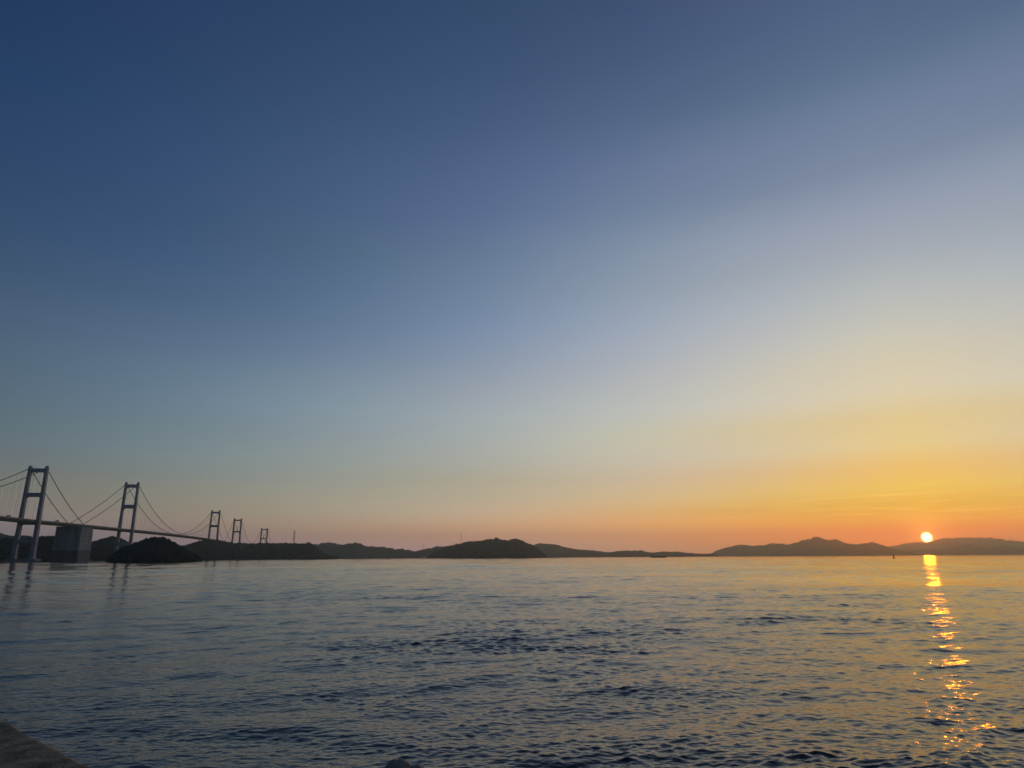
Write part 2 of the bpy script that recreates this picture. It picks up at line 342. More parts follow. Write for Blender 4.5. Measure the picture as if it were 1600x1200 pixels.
def patchiness(X, Y):
    wx = X + 14 * (value_noise(X / 22, Y / 22, 5) - 0.5); wy = Y + 10 * (value_noise(X / 22, Y / 22, 6) - 0.5)
    n = 0.5 * value_noise(wx / 55 + 9, wy / 17 + 3, 1) + 0.3 * value_noise(wx / 16, wy / 7, 2) + 0.2 * value_noise(wx / 5, wy / 3, 3)
    n = np.clip((n - 0.28) / 0.44, 0, 1)
    p = 0.47 + 0.52 * n * n * (3 - 2 * n)
    rr = np.maximum(np.hypot(X, Y), 1.0)
    side = 0.84 + 0.40 * np.clip(X / rr / 0.6, -1, 1)                 # livelier towards the open channel on the right
    calm = 1.0 - 0.62 * np.clip((rr - 105) / 220, 0, 1) - 0.25 * np.clip((rr - 370) / 1500, 0, 1)     # the channel flattens farther out
    # tide rips: streaks of steeper chop, and a slick in the lee of the islet
    for x0, x1, yc, hw, amp in ((2, 46, 112, 4, 0.35), (4, 38, 98, 2.2, 0.3), (-30, -14, 77, 3, 0.45), (-18, 40, 82, 2, 0.25), (-42, -22, 54, 1.6, 0.35), (-10, 34, 140, 5, 0.3)):
        yy = yc + 0.12 * (X - (x0 + x1) / 2) + 5 * (value_noise(X / 9, Y / 9, int(yc)) - 0.5)
        g = np.exp(-((Y - yy) / hw) ** 2) * np.clip((X - x0) / 8, 0, 1) * np.clip((x1 - X) / 8, 0, 1)
        p = p + amp * g * 2 * value_noise(X / 5, Y / 2.5, 77 + int(yc)) ** 2
    azd = np.degrees(np.arctan2(X, Y))
    sl = np.clip((-19 - azd) / 8, 0, 1) * np.clip((rr - 62) / 22, 0, 1)
    calm = calm * (1 - 0.66 * sl * sl * (3 - 2 * sl))
    sx, sy = 0.515 * 125, 0.857 * 125                         # a smoother tongue of water under the sun
    calm = calm * (1 - 0.72 * np.exp(-((X - sx) / 38) ** 2 - ((Y - sy) / 58) ** 2))
    return (p * side * calm).astype(np.float32)

WAVE_SLOPE = 0.33
LONG_SLOPE = 0.034
def build_water():
    front = np.linspace(R(-41), R(41), 640)
    rest = np.linspace(R(41), R(319), 110)[1:-1]
    az = np.concatenate([front, rest]).astype(np.float32)
    r1 = np.geomspace(4.0, 9.0, 60); r1 = np.concatenate([r1, np.geomspace(9.0, 300.0, 1080)[1:]]); r2 = np.concatenate([np.geomspace(300.0, 3200.0, 310)[1:], np.geomspace(3200.0, 20600.0, 40)[1:]])
    rr = np.concatenate([r1, r2]).astype(np.float32)
    cell = np.maximum(np.gradient(rr), rr * 0.0018)
    na, nr = len(az), len(rr)
    A, RR = np.meshgrid(az, rr)
    X = (RR * np.sin(A)).ravel(); Y = (RR * np.cos(A)).ravel()
    C = np.repeat(cell, na).astype(np.float32)
    lost_gain = 1 + np.interp(RR.ravel(), [200, 500], [0.0, 0.8]) + np.interp(RR.ravel(), [60, 300], [0.0, 1.0]) * np.interp(np.degrees(A.ravel()), [-26, -14], [1.8, 0.0]).astype(np.float32)
    back = np.tile((np.arange(na) >= len(front)), nr)
    C[back] = np.maximum(C[back], RR.ravel()[back] * 0.08)
    H, DX, DY, lost = wave_field(X, Y, C)
    lost = lost * lost_gain                       # far off, all the small chop is below the mesh and acts as gloss
    V = np.empty((na * nr + 1, 3), np.float32)
    V[:-1, 0] = X + DX; V[:-1, 1] = Y + DY; V[:-1, 2] = H
    V[-1] = (0, 0, -0.2)
    i = np.arange(nr - 1)[:, None] * na; j = np.arange(na)[None, :]; j2 = (j + 1) % na
    quads = np.stack([i + j, i + na + j, i + na + j2, i + j2], -1).reshape(-1, 4)
    tri = np.stack([np.full(na, na * nr), np.arange(na), (np.arange(na) + 1) % na], -1)
    me = bpy.data.meshes.new('water')
    me.vertices.add(len(V)); me.vertices.foreach_set('co', V.ravel())
    me.loops.add(quads.size + tri.size)
    me.loops.foreach_set('vertex_index', np.concatenate([quads.ravel(), tri.ravel()]).astype(np.int32))
    me.polygons.add(len(quads) + len(tri))
    st = np.concatenate([np.arange(len(quads)) * 4, quads.size + np.arange(len(tri)) * 3]).astype(np.int32)
    me.polygons.foreach_set('loop_start', st)
    me.polygons.foreach_set('use_smooth', np.ones(len(st), bool))
    me.update(calc_edges=True); me.validate()
    at = me.attributes.new('chop', 'FLOAT', 'POINT'); at.data.foreach_set('value', np.append(lost, 0).astype(np.float32))
    mt = bpy.data.materials.new('sea_water'); mt.use_nodes = True
    nt = mt.node_tree; L = nt.links; b = nt.nodes['Principled BSDF']
    b.inputs['Base Color'].default_value = (0.014, 0.014, 0.012, 1)
    b.inputs['IOR'].default_value = 1.333
    an = nt.nodes.new('ShaderNodeAttribute'); an.attribute_name = 'chop'
    # roughness = sqrt(alpha), alpha ~ sqrt(2) * rms slope of the waves too small for the mesh
    mu = nt.nodes.new('ShaderNodeMath'); mu.operation = 'MULTIPLY_ADD'; L.new(an.outputs['Fac'], mu.inputs[0]); mu.inputs[1].default_value = 0.12; mu.inputs[2].default_value = 0.0016
    sq = nt.nodes.new('ShaderNodeMath'); sq.operation = 'SQRT'; L.new(mu.outputs[0], sq.inputs[0]); L.new(sq.outputs[0], b.inputs['Roughness'])
    tc = nt.nodes.new('ShaderNodeTexCoord'); mp = nt.nodes.new('ShaderNodeMapping'); mp.inputs['Rotation'].default_value = (0, 0, R(-22)); mp.inputs['Scale'].default_value = (2.6, 5.2, 1)
    L.new(tc.outputs['Object'], mp.inputs[0])
    nz = nt.nodes.new('ShaderNodeTexNoise'); nz.inputs['Scale'].default_value = 1.0; nz.inputs['Detail'].default_value = 3; nz.inputs['Roughness'].default_value = 0.5
    L.new(mp.outputs[0], nz.inputs['Vector'])
    ln = nt.nodes.new('ShaderNodeVectorMath'); ln.operation = 'LENGTH'; L.new(tc.outputs['Object'], ln.inputs[0])
    fd = nt.nodes.new('ShaderNodeMapRange'); L.new(ln.outputs['Value'], fd.inputs[0]); fd.inputs[1].default_value = 12; fd.inputs[2].default_value = 160; fd.inputs[3].default_value = 0.8; fd.inputs[4].default_value = 0.0
    bp = nt.nodes.new('ShaderNodeBump'); bp.inputs['Distance'].default_value = 0.045; L.new(fd.outputs[0], bp.inputs['Strength']); L.new(nz.outputs[0], bp.inputs['Height'])
    L.new(bp.outputs[0], b.inputs['Normal'])
    me.materials.append(mt)
    o = bpy.data.objects.new('water', me); COL.objects.link(o)
    tag(o, kind='structure')
build_water()

# ------------------------------------------------------------------ hills and islands
def hill(name, outline, dist, width_k=2.6, width_min=60.0, extend=(0, 0), seed=0, mt=M_HILL, rag=0.0, tree=None, ext_drop=True, res=0.055, tilt=0.0):
    """ridge whose crest stands at its own distance; outline = skyline in the photograph, turned into heights"""
    azs, hs = [], []
    for px, py in outline:
        a, t = az_el(px, py); azs.append(a); hs.append(max(CAM_H + t * dist, 0.0))
    azs, hs = np.array(azs), np.array(hs)
    n = max(int((azs[-1] - azs[0]) / R(res)), 20)
    u = np.linspace(azs[0], azs[-1], n)
    h = np.interp(u, azs, hs)
    ker = np.array([0, 1, 3, 1, 0], float); ker /= ker.sum()
    h = np.convolve(np.pad(h, 2, mode='edge'), ker, mode='valid')
    ca = np.arange(n) * (u[1] - u[0]) / R(0.22)
    if dist > 5000: h = h * (1 + 0.07 * (value_noise(ca, ca * 0 + seed * 3.7, 51) - 0.5) + 0.05 * (value_noise(ca * 2.7, ca * 0 + seed * 1.3, 52) - 0.5))
    nv = 44
    v = np.linspace(-1, 1, nv)
    r_ = np.random.default_rng(seed + 100)
    wsm = np.interp(u, azs, hs); kk = max(n // 14, 3); wsm = np.convolve(np.pad(wsm, kk, mode='edge'), np.ones(2 * kk + 1) / (2 * kk + 1), mode='valid')
    W = width_min + width_k * wsm
    U, Vv = np.meshgrid(u, v, indexing='ij')
    Hh = h[:, None]; Ww = W[:, None]
    rad = dist + Vv * Ww + tilt * (U - u.mean()) * dist
    X = rad * np.sin(U); Y = rad * np.cos(U)
    S = 1 - np.abs(Vv) ** 1.25
    sc = dist * 0.02
    g = value_noise(X / (60 + 0.006 * dist), Y / (60 + 0.006 * dist), seed + 1) - 0.5
    g += 0.5 * (value_noise(X / 25, Y / 25, seed + 2) - 0.5)
    env = np.clip(np.abs(Vv) * 3, 0, 1) * (1 - Vv ** 2)
    Z = Hh * S + g * env * 0.45 * Hh
    Z += rag * (value_noise(X / max(7.0, dist / 420), Y / max(7.0, dist / 420), seed + 3) - 0.5) * np.clip(Hh / 20, 0, 1)
    Z = np.where(np.abs(Vv) > 0.999, -4.0, Z)
    verts = np.stack([X, Y, Z], -1)
    # close the two ends under water
    verts[0, :, 2] = np.minimum(verts[0, :, 2], verts[0, :, 2]); 
    F = []
    for i in range(n - 1):
        for j in range(nv - 1):
            a = i * nv + j; F.append((a, a + nv, a + nv + 1, a + 1))
    # skirts
    base = n * nv; sk = []
    for i in (0, n - 1):
        for j in range(nv): sk.append((X[i, j], Y[i, j], -5.0))
    for j in range(nv - 1):
        F.append((j, j + 1, base + j + 1, base + j)); b0 = (n - 1) * nv
        F.append((b0 + j + 1, b0 + j, base + nv + j, base + nv + j + 1))
    o = mesh_obj(name, np.concatenate([verts.reshape(-1, 3), np.array(sk)]), F, mt, None, True)
    tag(o, kind='structure')
    if tree:
        size, count, sub = tree
        pi = r_.random(count); pv = r_.uniform(-0.97, 0.35, count)
        ii = np.clip((pi * (n - 1)), 0, n - 1.001); i0 = ii.astype(int); fj = (pv + 1) / 2 * (nv - 1); j0 = fj.astype(int)
        zz = Z[i0, j0] * (1 - (fj - j0)) + Z[i0, np.minimum(j0 + 1, nv - 1)] * (fj - j0)
        uu = u[i0] + (ii - i0) * (u[1] - u[0]); hh = W[i0]
        rd = dist + pv * hh + tilt * (uu - u.mean()) * dist
        pos = np.stack([rd * np.sin(uu), rd * np.cos(uu), zz], -1)
        keep = zz > 1.2
        woodland(pos[keep], size, sub, seed)
    return o

_ico = {}
def ico(sub):
    if sub not in _ico:
        b = bmesh.new(); bmesh.ops.create_icosphere(b, subdivisions=sub, radius=1.0)
        _ico[sub] = (np.array([v.co[:] for v in b.verts]), np.array([[v.index for v in f.verts] for f in b.faces])); b.free()
    return _ico[sub]

def woodland(pos, size, sub, seed):
    """a wood that reads as one mass: many uneven crowns in one mesh"""
    bv, bf = ico(sub); r_ = np.random.default_rng(seed + 900); n = len(pos)
    if n == 0: return
    s = size * r_.uniform(0.55, 1.15, n)
    sc = np.stack([s * r_.uniform(0.8, 1.2, n), s * r_.uniform(0.8, 1.2, n), s * r_.uniform(0.8, 1.35, n)], -1)
    jit = r_.uniform(0.66, 1.25, (n, len(bv), 1))
    V = pos[:, None, :] + bv[None] * jit * sc[:, None, :]
    V[:, :, 2] += s[:, None] * 0.15
    Fs = bf[None] + (np.arange(n) * len(bv))[:, None, None]
    V = V.reshape(-1, 3); Fs = Fs.reshape(-1, 3)
    me = bpy.data.meshes.new('woodland')
    me.vertices.add(len(V)); me.vertices.foreach_set('co', V.astype(np.float32).ravel())
    me.loops.add(Fs.size); me.loops.foreach_set('vertex_index', Fs.ravel().astype(np.int32))
    me.polygons.add(len(Fs)); me.polygons.foreach_set('loop_start', (np.arange(len(Fs)) * 3).astype(np.int32))
    me.update(calc_edges=True); me.validate(); me.materials.append(M_WOOD)
    o = bpy.data.objects.new('woodland', me); COL.objects.link(o); tag(o, kind='stuff')

hill('hill', [(-260, 850), (-180, 838), (-110, 842), (-60, 836), (-20, 834), (0, 832), (8, 835), (18, 837.3), (27, 836.3), (37, 836), (45, 837), (53, 839), (62, 842), (75, 846), (100, 852), (140, 860), (180, 870)], 3600, seed=1, rag=3, width_k=2.4)
hill('hill', [(-330, 858), (-200, 850), (-120, 846), (-60, 845), (0, 845.5), (30, 846.5), (50, 845), (58, 842.5), (66, 842.5), (76, 841.5), (86, 842), (100, 848), (112, 856), (122, 866), (128, 875)], 2150, seed=2, rag=3, width_k=2.0, tree=(6.5, 4200, 1))
hill('hill', [(118, 872), (128, 862), (136, 854), (144, 850), (151, 847), (158, 845), (166, 842), (173, 841.2), (183, 842.6), (189, 845), (196, 848), (206, 854), (222, 862), (240, 871)], 2560, seed=3, rag=3, width_k=2.2, tree=(6.0, 2200, 1))
hill('islet', [(168, 877.5), (172, 876), (178, 868.5), (185, 863.5), (192.5, 860.5), (204, 854.5), (214, 851), (224, 848), (232, 845), (239, 843.2), (250.6, 843), (257, 844.5), (265, 848.5), (275, 854), (284, 859), (292, 864), (301, 869), (308, 874), (313, 877.5)], 1010, seed=4, rag=1.5, width_k=1.9, width_min=30, tree=(3.0, 4200, 1), res=0.04)
hill('headland', [(250, 868), (262, 859), (275, 855.5), (288, 855), (299, 851.3), (308, 848.5), (318, 846.8), (327.5, 844.6), (339, 846), (352, 848.6), (365, 850.6), (389, 851.6), (421, 851.6), (436, 851.2), (445, 850.2), (454, 851.3), (475, 851.7), (480.6, 850), (488, 852), (495.6, 859.5), (502, 866.5), (512.5, 871), (529, 873.2)], 2985, seed=5, rag=3, width_k=2.6, tree=(6.0, 9000, 1), res=0.04)
hill('hill', [(420, 868), (445, 860), (465, 854), (480, 852), (488, 851), (497.5, 850), (505, 847.8), (512.5, 847.3), (520, 848.4), (529, 851), (537, 851), (546, 848.8), (559, 848.4), (567, 851), (574, 853.8), (599, 853.8), (608, 856.6), (617.5, 858.9), (621, 858), (638, 859), (649, 862), (655, 860.3), (662.5, 858.8), (670, 857), (679, 854.4), (698.5, 853.6), (713, 850.7), (730, 852), (760, 856), (800, 860), (850, 866), (870, 870.5)], 5400, seed=6, rag=11, width_k=2.6)
hill('island', [(668, 872), (671, 870.5), (676, 866), (684, 862), (695, 857.5), (708, 854), (719.6, 851.3), (730, 849), (734, 847.2), (737.5, 848), (745, 847), (754, 846), (760, 843.8), (770, 844.2), (774, 842.4), (778, 842.6), (783, 845), (794, 846.2), (802.5, 843.2), (807, 843.7), (815.5, 846.5), (823.6, 850.5), (833, 854), (840, 858.5), (845, 863.5), (849, 868), (852, 871.6)], 3700, seed=7, rag=4, width_k=2.0, tree=(6.5, 6000, 1), res=0.04)
hill('hill', [(790, 871), (806, 862), (820, 856), (833, 852.3), (845, 848.4), (854.5, 850), (871, 851), (884, 855), (900, 858.6), (925, 860.3), (940, 862), (952, 863.5), (970, 860.8), (985, 860.3), (1001.5, 860.3), (1017, 863.7), (1037.5, 862), (1060, 862.3), (1071, 864), (1094, 865.3), (1114, 865.7), (1122, 868), (1127, 869.6)], 6600, seed=8, rag=13, width_k=2.8)
hill('hill', [(1085, 869), (1098, 868), (1112, 864.6), (1121, 859.6), (1139, 854.7), (1158, 850.6), (1177, 853), (1195, 852), (1206, 848.4), (1217.5, 849.5), (1231, 850.2), (1243, 848), (1250, 845.5), (1260, 843), (1275, 838.4), (1285, 840.7), (1295, 843.7), (1307.5, 843), (1325, 850), (1340, 850.5), (1350, 849), (1362.5, 846), (1375, 850), (1387.5, 854), (1400, 858), (1412, 861), (1430, 864), (1450, 867.2)], 11000, seed=9, rag=10, width_k=3.0, res=0.04)
hill('hill', [(1395, 867), (1408, 862), (1425, 859.3), (1450, 858.6), (1480, 857.5), (1495, 853), (1512, 848.7), (1525, 852.5), (1540, 856), (1557, 853), (1575, 852), (1590, 856), (1605, 858), (1640, 855), (1690, 850), (1760, 858), (1830, 864)], 14000, seed=10, rag=10, width_k=3.0)
hill('hill', [(1340, 866), (1362, 861), (1387.5, 854.4), (1405, 851), (1420, 847.4), (1437, 847.2), (1448, 847.6), (1460, 844.6), (1475, 841), (1500, 840), (1522, 839.3), (1550, 841), (1575, 844), (1600, 846.7), (1640, 848), (1700, 844), (1780, 850), (1860, 860)], 18500, seed=12, rag=11, width_k=3.2)

# ------------------------------------------------------------------ suspension bridges
KM = 0.92
def at(px, dist_y, py=868.0):
    d = ray(px, py); s = dist_y / d.y
    return Vector((d.x * s, dist_y, CAM_H + d.z * s))
def z_at(px, py, dist_y):
    return at(px, dist_y, py).z

T = {}
for k_, px, Yd, ptop in (('1', 36.5, 1330, (63, 727.8)), ('2', 191, 1812, (204.5, 753.3)), ('3', 330, 2735, (336.6, 796.8)), ('4', 366.3, 3085, (372, 809.6)), ('5', 409.8, 3630, (413, 824.8))):
    b = at(px, Yd); T[k_] = dict(p=Vector((b.x, b.y, 0)), top=z_at(*ptop, Yd))
DECKZ = {'1': z_at(50, 813.0, 1330), '2': z_at(197, 827.5, 1812), '3': z_at(331, 843.5, 2735), '4': 67.0, '5': 60.0}
T['0'] = dict(p=T['1']['p'] + (T['1']['p'] - T['2']['p']).normalized() * 1030 * KM, top=T['1']['top'])
DECKZ['0'] = DECKZ['1'] - 4
CAB = 15.0                                       # half distance between the cable planes

def tower(parent, base, rz, top, deckz, beams, pier, cabhalf=CAB):
    """portal tower: two tapering legs, crossbeams, saddle housings on top, pier below"""
    t = empty('tower', base, rz)
    t.parent = parent
    z0 = 5.0 if pier else 2.0
    def half(z): return cabhalf + 1.6 * (1 - (z - z0) / (top - z0))
    for sx in (-1, 1):
        zs = [z0, z0 + (top - z0) * 0.05, top]
        mb = MB()
        mb.frustum((sx * half(zs[0]), 0, zs[0]), (8.2, 10.5), (sx * half(zs[1]), 0, zs[1]), (7.0, 9.0))
        mb.frustum((sx * half(zs[1]), 0, zs[1]), (7.0, 9.0), (sx * half(top - 5), 0, top - 5), (5.4, 6.6))
        mb.build('leg', M_STEEL, t)
        MB().frustum((sx * cabhalf, 0, top - 5), (5.9, 7.4), (sx * (cabhalf + 0.2), 0, top), (3.0, 4.2)).build('saddle_housing', M_STEEL, t)
    for (zb, zt) in beams:
        hw = half((zb + zt) / 2) - 2.75
        y2 = 2.4
        # straight beam with small haunches at the legs
        h = min((zt - zb) * 0.45, 3.0)
        prof = [(-hw, zt), (-hw, zb - h), (-hw + h, zb), (hw - h, zb), (hw, zb - h), (hw, zt)]
        v = [(x, -y2, z) for x, z in prof] + [(x, y2, z) for x, z in prof]
        f = [(0, 1, 2), (0, 2, 3, 5), (3, 4, 5), (8, 7, 6), (11, 9, 8, 6), (11, 10, 9)] + [(i, i + 6, (i + 1) % 6 + 6, (i + 1) % 6) for i in range(6)]
        b = mesh_obj('crossbeam', v, f, M_STEEL, t)
    if pier:
        mb = MB(); mb.box(-cabhalf - 13, cabhalf + 13, -11, 11, -6, 4.98)
        mb.build('pier', M_CONC, t, bevel=0.8)
        MB().box(-cabhalf - 15.5, cabhalf + 15.5, -13.5, 13.5, -6.5, 1.2).build('pier_footing', M_CONC_WET, t, bevel=0.6)
    return t

def rz_of(d): return math.atan2(d.y, d.x) - math.pi / 2      # local +Y along the deck

def sag(a, b, za, zb, zlow, n):
    """parabola through two supports with a given lowest point"""
    pts = []
    for i in range(n + 1):
        s = i / n
        z = za + (zb - za) * s - 4 * s * (1 - s) * ((za + zb) / 2 - zlow)
        pts.append((a + (b - a) * s, z))
    return pts

_hm = None
def hanger_mesh():
    global _hm
    if _hm is None:
        tmp = MB().tube([(0, 0, 0), (0, 0, 1)], 0.16, 4).build('hanger', M_CABLE)
        _hm = tmp.data; bpy.data.objects.remove(tmp)
    return _hm

def deck_section():
    w = 14.5
    return [(-w, 0), (-w, -1.6), (-w + 4.2, -5.6), (w - 4.2, -5.6), (w, -1.6), (w, 0), (w - 0.15, 0.9), (w - 0.5, 0.9), (w - 0.5, 0.02), (-w + 0.5, 0.02), (-w + 0.5, 0.9), (-w + 0.15, 0.9)]

def bridge(name, label, towers, deck_pts, spans):
    """towers: list of tower keys; deck_pts: centre line (x,y,z); spans: (a, b, za, zb, zlow, hangers?)"""
    root = empty(name, Vector((towers[0][0]['p'].x, towers[0][0]['p'].y, 0)))
    tag(root, label, 'bridge', 'suspension bridges in a row')
    org = root.location.copy()
    for tw, rz, deckz, beams, pier in towers:
        tower(root, tw['p'] - org, rz, tw['top'], deckz, beams, pier)
    # deck girder: an aerofoil box with edge parapets, swept along the centre line
    sec = deck_section(); V, F = [], []
    P = [Vector(p) for p in deck_pts]; n = len(sec)
    for i, p in enumerate(P):
        d = (P[min(i + 1, len(P) - 1)] - P[max(i - 1, 0)]); d.z = 0; d.normalize(); side = Vector((d.y, -d.x, 0))
        for x, z in sec: V.append(p + side * x + Vector((0, 0, z)) - org)
    for i in range(len(P) - 1):
        for k in range(n): F.append((i * n + k, (i + 1) * n + k, (i + 1) * n + (k + 1) % n, i * n + (k + 1) % n))
    F.append(tuple(range(n))); F.append(tuple((len(P) - 1) * n + k for k in reversed(range(n))))
    mesh_obj('deck_girder', V, F, M_DECK, root)
    # maintenance rails / fascia beams under the edge
    def dz(pt):
        best = min(range(len(P) - 1), key=lambda i: (P[i].xy + P[i + 1].xy - 2 * Vector((pt.x, pt.y))).length)
        a, b = P[best], P[best + 1]; s = ((Vector((pt.x, pt.y)) - a.xy).dot(b.xy - a.xy)) / (b.xy - a.xy).length_squared
        return a.z + (b.z - a.z) * max(0, min(1, s))
    for side_s in (-1, 1):
        for (a, b, za, zb, zlow, hang) in spans:
            d = Vector((b.x - a.x, b.y - a.y, 0)).normalized(); sd = Vector((d.y, -d.x, 0)) * CAB * side_s
            pts = sag(a, b, za, zb, zlow, 40)
            MB().tube([Vector((p.x, p.y, z)) + sd - org for p, z in pts], 0.72, 6).build('main_cable', M_CABLE, root)
            if hang:
                L_ = (b - a).length; m_ = int(L_ / 22)
                for i in range(1, m_):
                    s = i / m_; p = a + (b - a) * s; z = za + (zb - za) * s - 4 * s * (1 - s) * ((za + zb) / 2 - zlow)
                    zd = dz(p) + 0.6
                    if z - zd < 2.5: continue
                    h = bpy.data.objects.new('hanger', hanger_mesh()); COL.objects.link(h); h.parent = root
                    h.location = Vector((p.x, p.y, zd)) + sd * 0.9 - org; h.scale = (1, 1, z - zd)
                    h.location = Vector((p.x, p.y, zd)) + sd - org
    return root

P1, P2, P3, P4, P5, P0 = (T[k]['p'] for k in '123450')
A7 = P1 + (P2 - P1) * 0.405                       # shared anchorage between the first two bridges
A4 = P3 + (P4 - P3) * 0.62
def zrows(px, Yd, rows): return [(z_at(px, b, Yd), z_at(px, a, Yd)) for a, b in rows]
b1 = zrows(55, 1330, [(732, 738), (770, 776.5), (816, 820), (843, 848.5)])
b2 = zrows(200, 1812, [(757, 762), (788.7, 794.6), (827.5, 831), (847, 852.5)])
b3 = zrows(334, 2735, [(799.5, 802.3), (820.3, 823.7), (845, 847)])
b4 = zrows(370, 3085, [(811.8, 814), (829.7, 832)])
b5 = zrows(412, 3630, [(826.8, 828.4), (840.3, 842)])
zA7 = (DECKZ['1'] + DECKZ['2']) / 2 + 0.5
zA4 = 70.0
def line(a, za, b, zb, n, camber=0.0):
    return [Vector((a.x + (b.x - a.x) * i / n, a.y + (b.y - a.y) * i / n, za + (zb - za) * i / n + camber * 4 * (i / n) * (1 - i / n))) for i in range(n + 1)]
E1 = P5 + (P5 - P4).normalized() * 170
def V3(p): return Vector((p.x, p.y, 0))
dA = line(P0, DECKZ['0'], P1, DECKZ['1'], 24, 2.0) + line(P1, DECKZ['1'], A7, zA7, 8)[1:]
dB = line(A7, zA7, P2, DECKZ['2'], 8) + line(P2, DECKZ['2'], P3, DECKZ['3'], 24, 2.0)[1:] + line(P3, DECKZ['3'], A4, zA4, 8)[1:]
dC = line(A4, zA4, P4, DECKZ['4'], 4) + line(P4, DECKZ['4'], P5, DECKZ['5'], 14, 1.0)[1:] + line(P5, DECKZ['5'], E1, 55.0, 5)[1:]
for dd, s0, s1 in ((dA, 0, 1), (dB, 1, 1), (dC, 1, 0)):     # open a 5 cm joint at shared ends
    if s0: dd[0] = dd[0] + (dd[1] - dd[0]).normalized() * 0.05
    if s1: dd[-1] = dd[-1] + (dd[-2] - dd[-1]).normalized() * 0.05
cs = 1.5                                         # cable sits a little below the tower top
t_ = {k: T[k]['top'] - 4.5 for k in T}
bridge('suspension_bridge', 'nearest suspension bridge with a single tall tower at the left edge of the photo',
       [(T['1'], rz_of(P2 - P1), DECKZ['1'], b1, True)], dA,
       [(V3(P0), V3(P1), t_['0'], t_['1'], DECKZ['1'] + 5, True), (V3(P1), V3(A7), t_['1'], zA7 + 1.0, (t_['1'] + zA7) / 2 - 6, False)])
bridge('suspension_bridge', 'long suspension bridge with two towers spanning from the concrete anchorage to the wooded headland',
       [(T['2'], rz_of(P3 - P2), DECKZ['2'], b2, True), (T['3'], rz_of(P3 - P2), DECKZ['3'], b3, False)], dB,
       [(V3(A7), V3(P2), zA7 + 1.0, t_['2'], (t_['2'] + zA7) / 2 - 6, False), (V3(P2), V3(P3), t_['2'], t_['3'], (DECKZ['2'] + DECKZ['3']) / 2 + 6, True), (V3(P3), V3(A4), t_['3'], zA4 + 1, (t_['3'] + zA4) / 2 - 4, False)])
bridge('suspension_bridge', 'farthest suspension bridge whose two small towers stand behind the wooded headland',
       [(T['4'], rz_of(P5 - P4), DECKZ['4'], b4, False), (T['5'], rz_of(P5 - P4), DECKZ['5'], b5, False)], dC,
       [(V3(A4), V3(P4), zA4 + 1, t_['4'], (t_['4'] + zA4) / 2 - 3, False), (V3(P4), V3(P5), t_['4'], t_['5'], 64 + 4, True), (V3(P5), V3(E1), t_['5'], 57, (t_['5'] + 57) / 2 - 3, False)])

# anchorage block shared by the first two bridges
dAx = (P2 - P1).normalized()
anc = empty('bridge_anchorage', Vector((A7.x, A7.y, 0)), rz_of(dAx))
tag(anc, 'massive plain concrete anchorage block standing in the water under the bridge deck', 'anchorage')
za = zA7 - 5.7
MB().frustum((0, 0, 23.02), (52, 61), (0, 0, za - 1.6), (50.6, 59)).build('core', M_CONC_WET, anc)
nl = 5; lz = np.linspace(23.05, za - 1.6, nl + 1)
for k in range(nl):                                # concrete lifts with recessed joints between them
    f0, f1 = k / nl, (k + 1) / nl
    MB().frustum((0, 0, lz[k] + 0.18), (53 - 1.5 * f0, 62 - 2 * f0), (0, 0, lz[k + 1] - 0.18), (53 - 1.5 * f1, 62 - 2 * f1)).build('concrete_lift', M_CONC, anc, bevel=0.2)
MB().box(-26.6, 26.6, -30.9, 30.9, za - 1.55, za).build('coping', M_CONC, anc, bevel=0.25)
mb = MB(); mb.frustum((0, 0, 3.0), (54.5, 64), (0, 0, 23.0), (54, 63.4)); mb.build('lower_block', M_CONC_WET, anc, bevel=0.5)
MB().box(-31, 31, -36, 36, -6, 2.98).build('footing', M_CONC_WET, anc, bevel=0.5)

# anchorage behind the headland
anc2 = empty('bridge_anchorage', Vector((A4.x, A4.y, 0)), rz_of(P4 - P3))
tag(anc2, 'far anchorage block mostly hidden behind the wooded headland, between the middle and far towers', 'anchorage')
MB().frustum((0, 0, 0), (40, 46), (0, 0, zA4 - 5.7), (38, 44)).build('block', M_CONC, anc2, bevel=0.5)

# ------------------------------------------------------------------ things on the deck
def copy_tree(o, parent=None):
    c = o.copy(); COL.objects.link(c); c.parent = parent
    for ch in [x for x in bpy.data.objects if x.parent == o]: copy_tree(ch, c)
    return c

def deck_point(path, s, off):
    L_ = [(path[i + 1] - path[i]).length for i in range(len(path) - 1)]; tot = sum(L_); d = s * tot
    for i, l in enumerate(L_):
        if d <= l or i == len(L_) - 1:
            dr = (path[i + 1] - path[i]).normalized(); p = path[i] + dr * d; sd = Vector((dr.y, -dr.x, 0)).normalized()
            return p + sd * off + Vector((0, 0, 0.03)), dr
        d -= l

def deck_at_px(path, px, off):
    """point on the deck seen at a picture column"""
    best = None
    for i in range(2001):
        p, dr = deck_point(path, i / 2000, off)
        q = p - Vector((0, 0, CAM_H)); zc = q.dot(fw)
        if zc <= 0: continue
        x = 800 + F_PX * q.dot(rt) / zc
        if best is None or abs(x - px) < best[0]: best = (abs(x - px), p, dr)
    return best[1], best[2]

def make_lamp():
    r = empty('road_lamp', (0, 0, 0))
    MB().tube([(0, 0, 0), (0, 0, 9.0)], 0.22, 6, 0.14).build('pole', M_GALV, r)
    MB().tube([(0, 0, 8.9), (-0.8, 0, 9.6), (-2.2, 0, 9.8)], 0.12, 5).build('arm', M_GALV, r)
    MB().box(-3.4, -2.0, -0.35, 0.35, 9.65, 10.0).build('lamp_head', M_GALV, r)
    return r

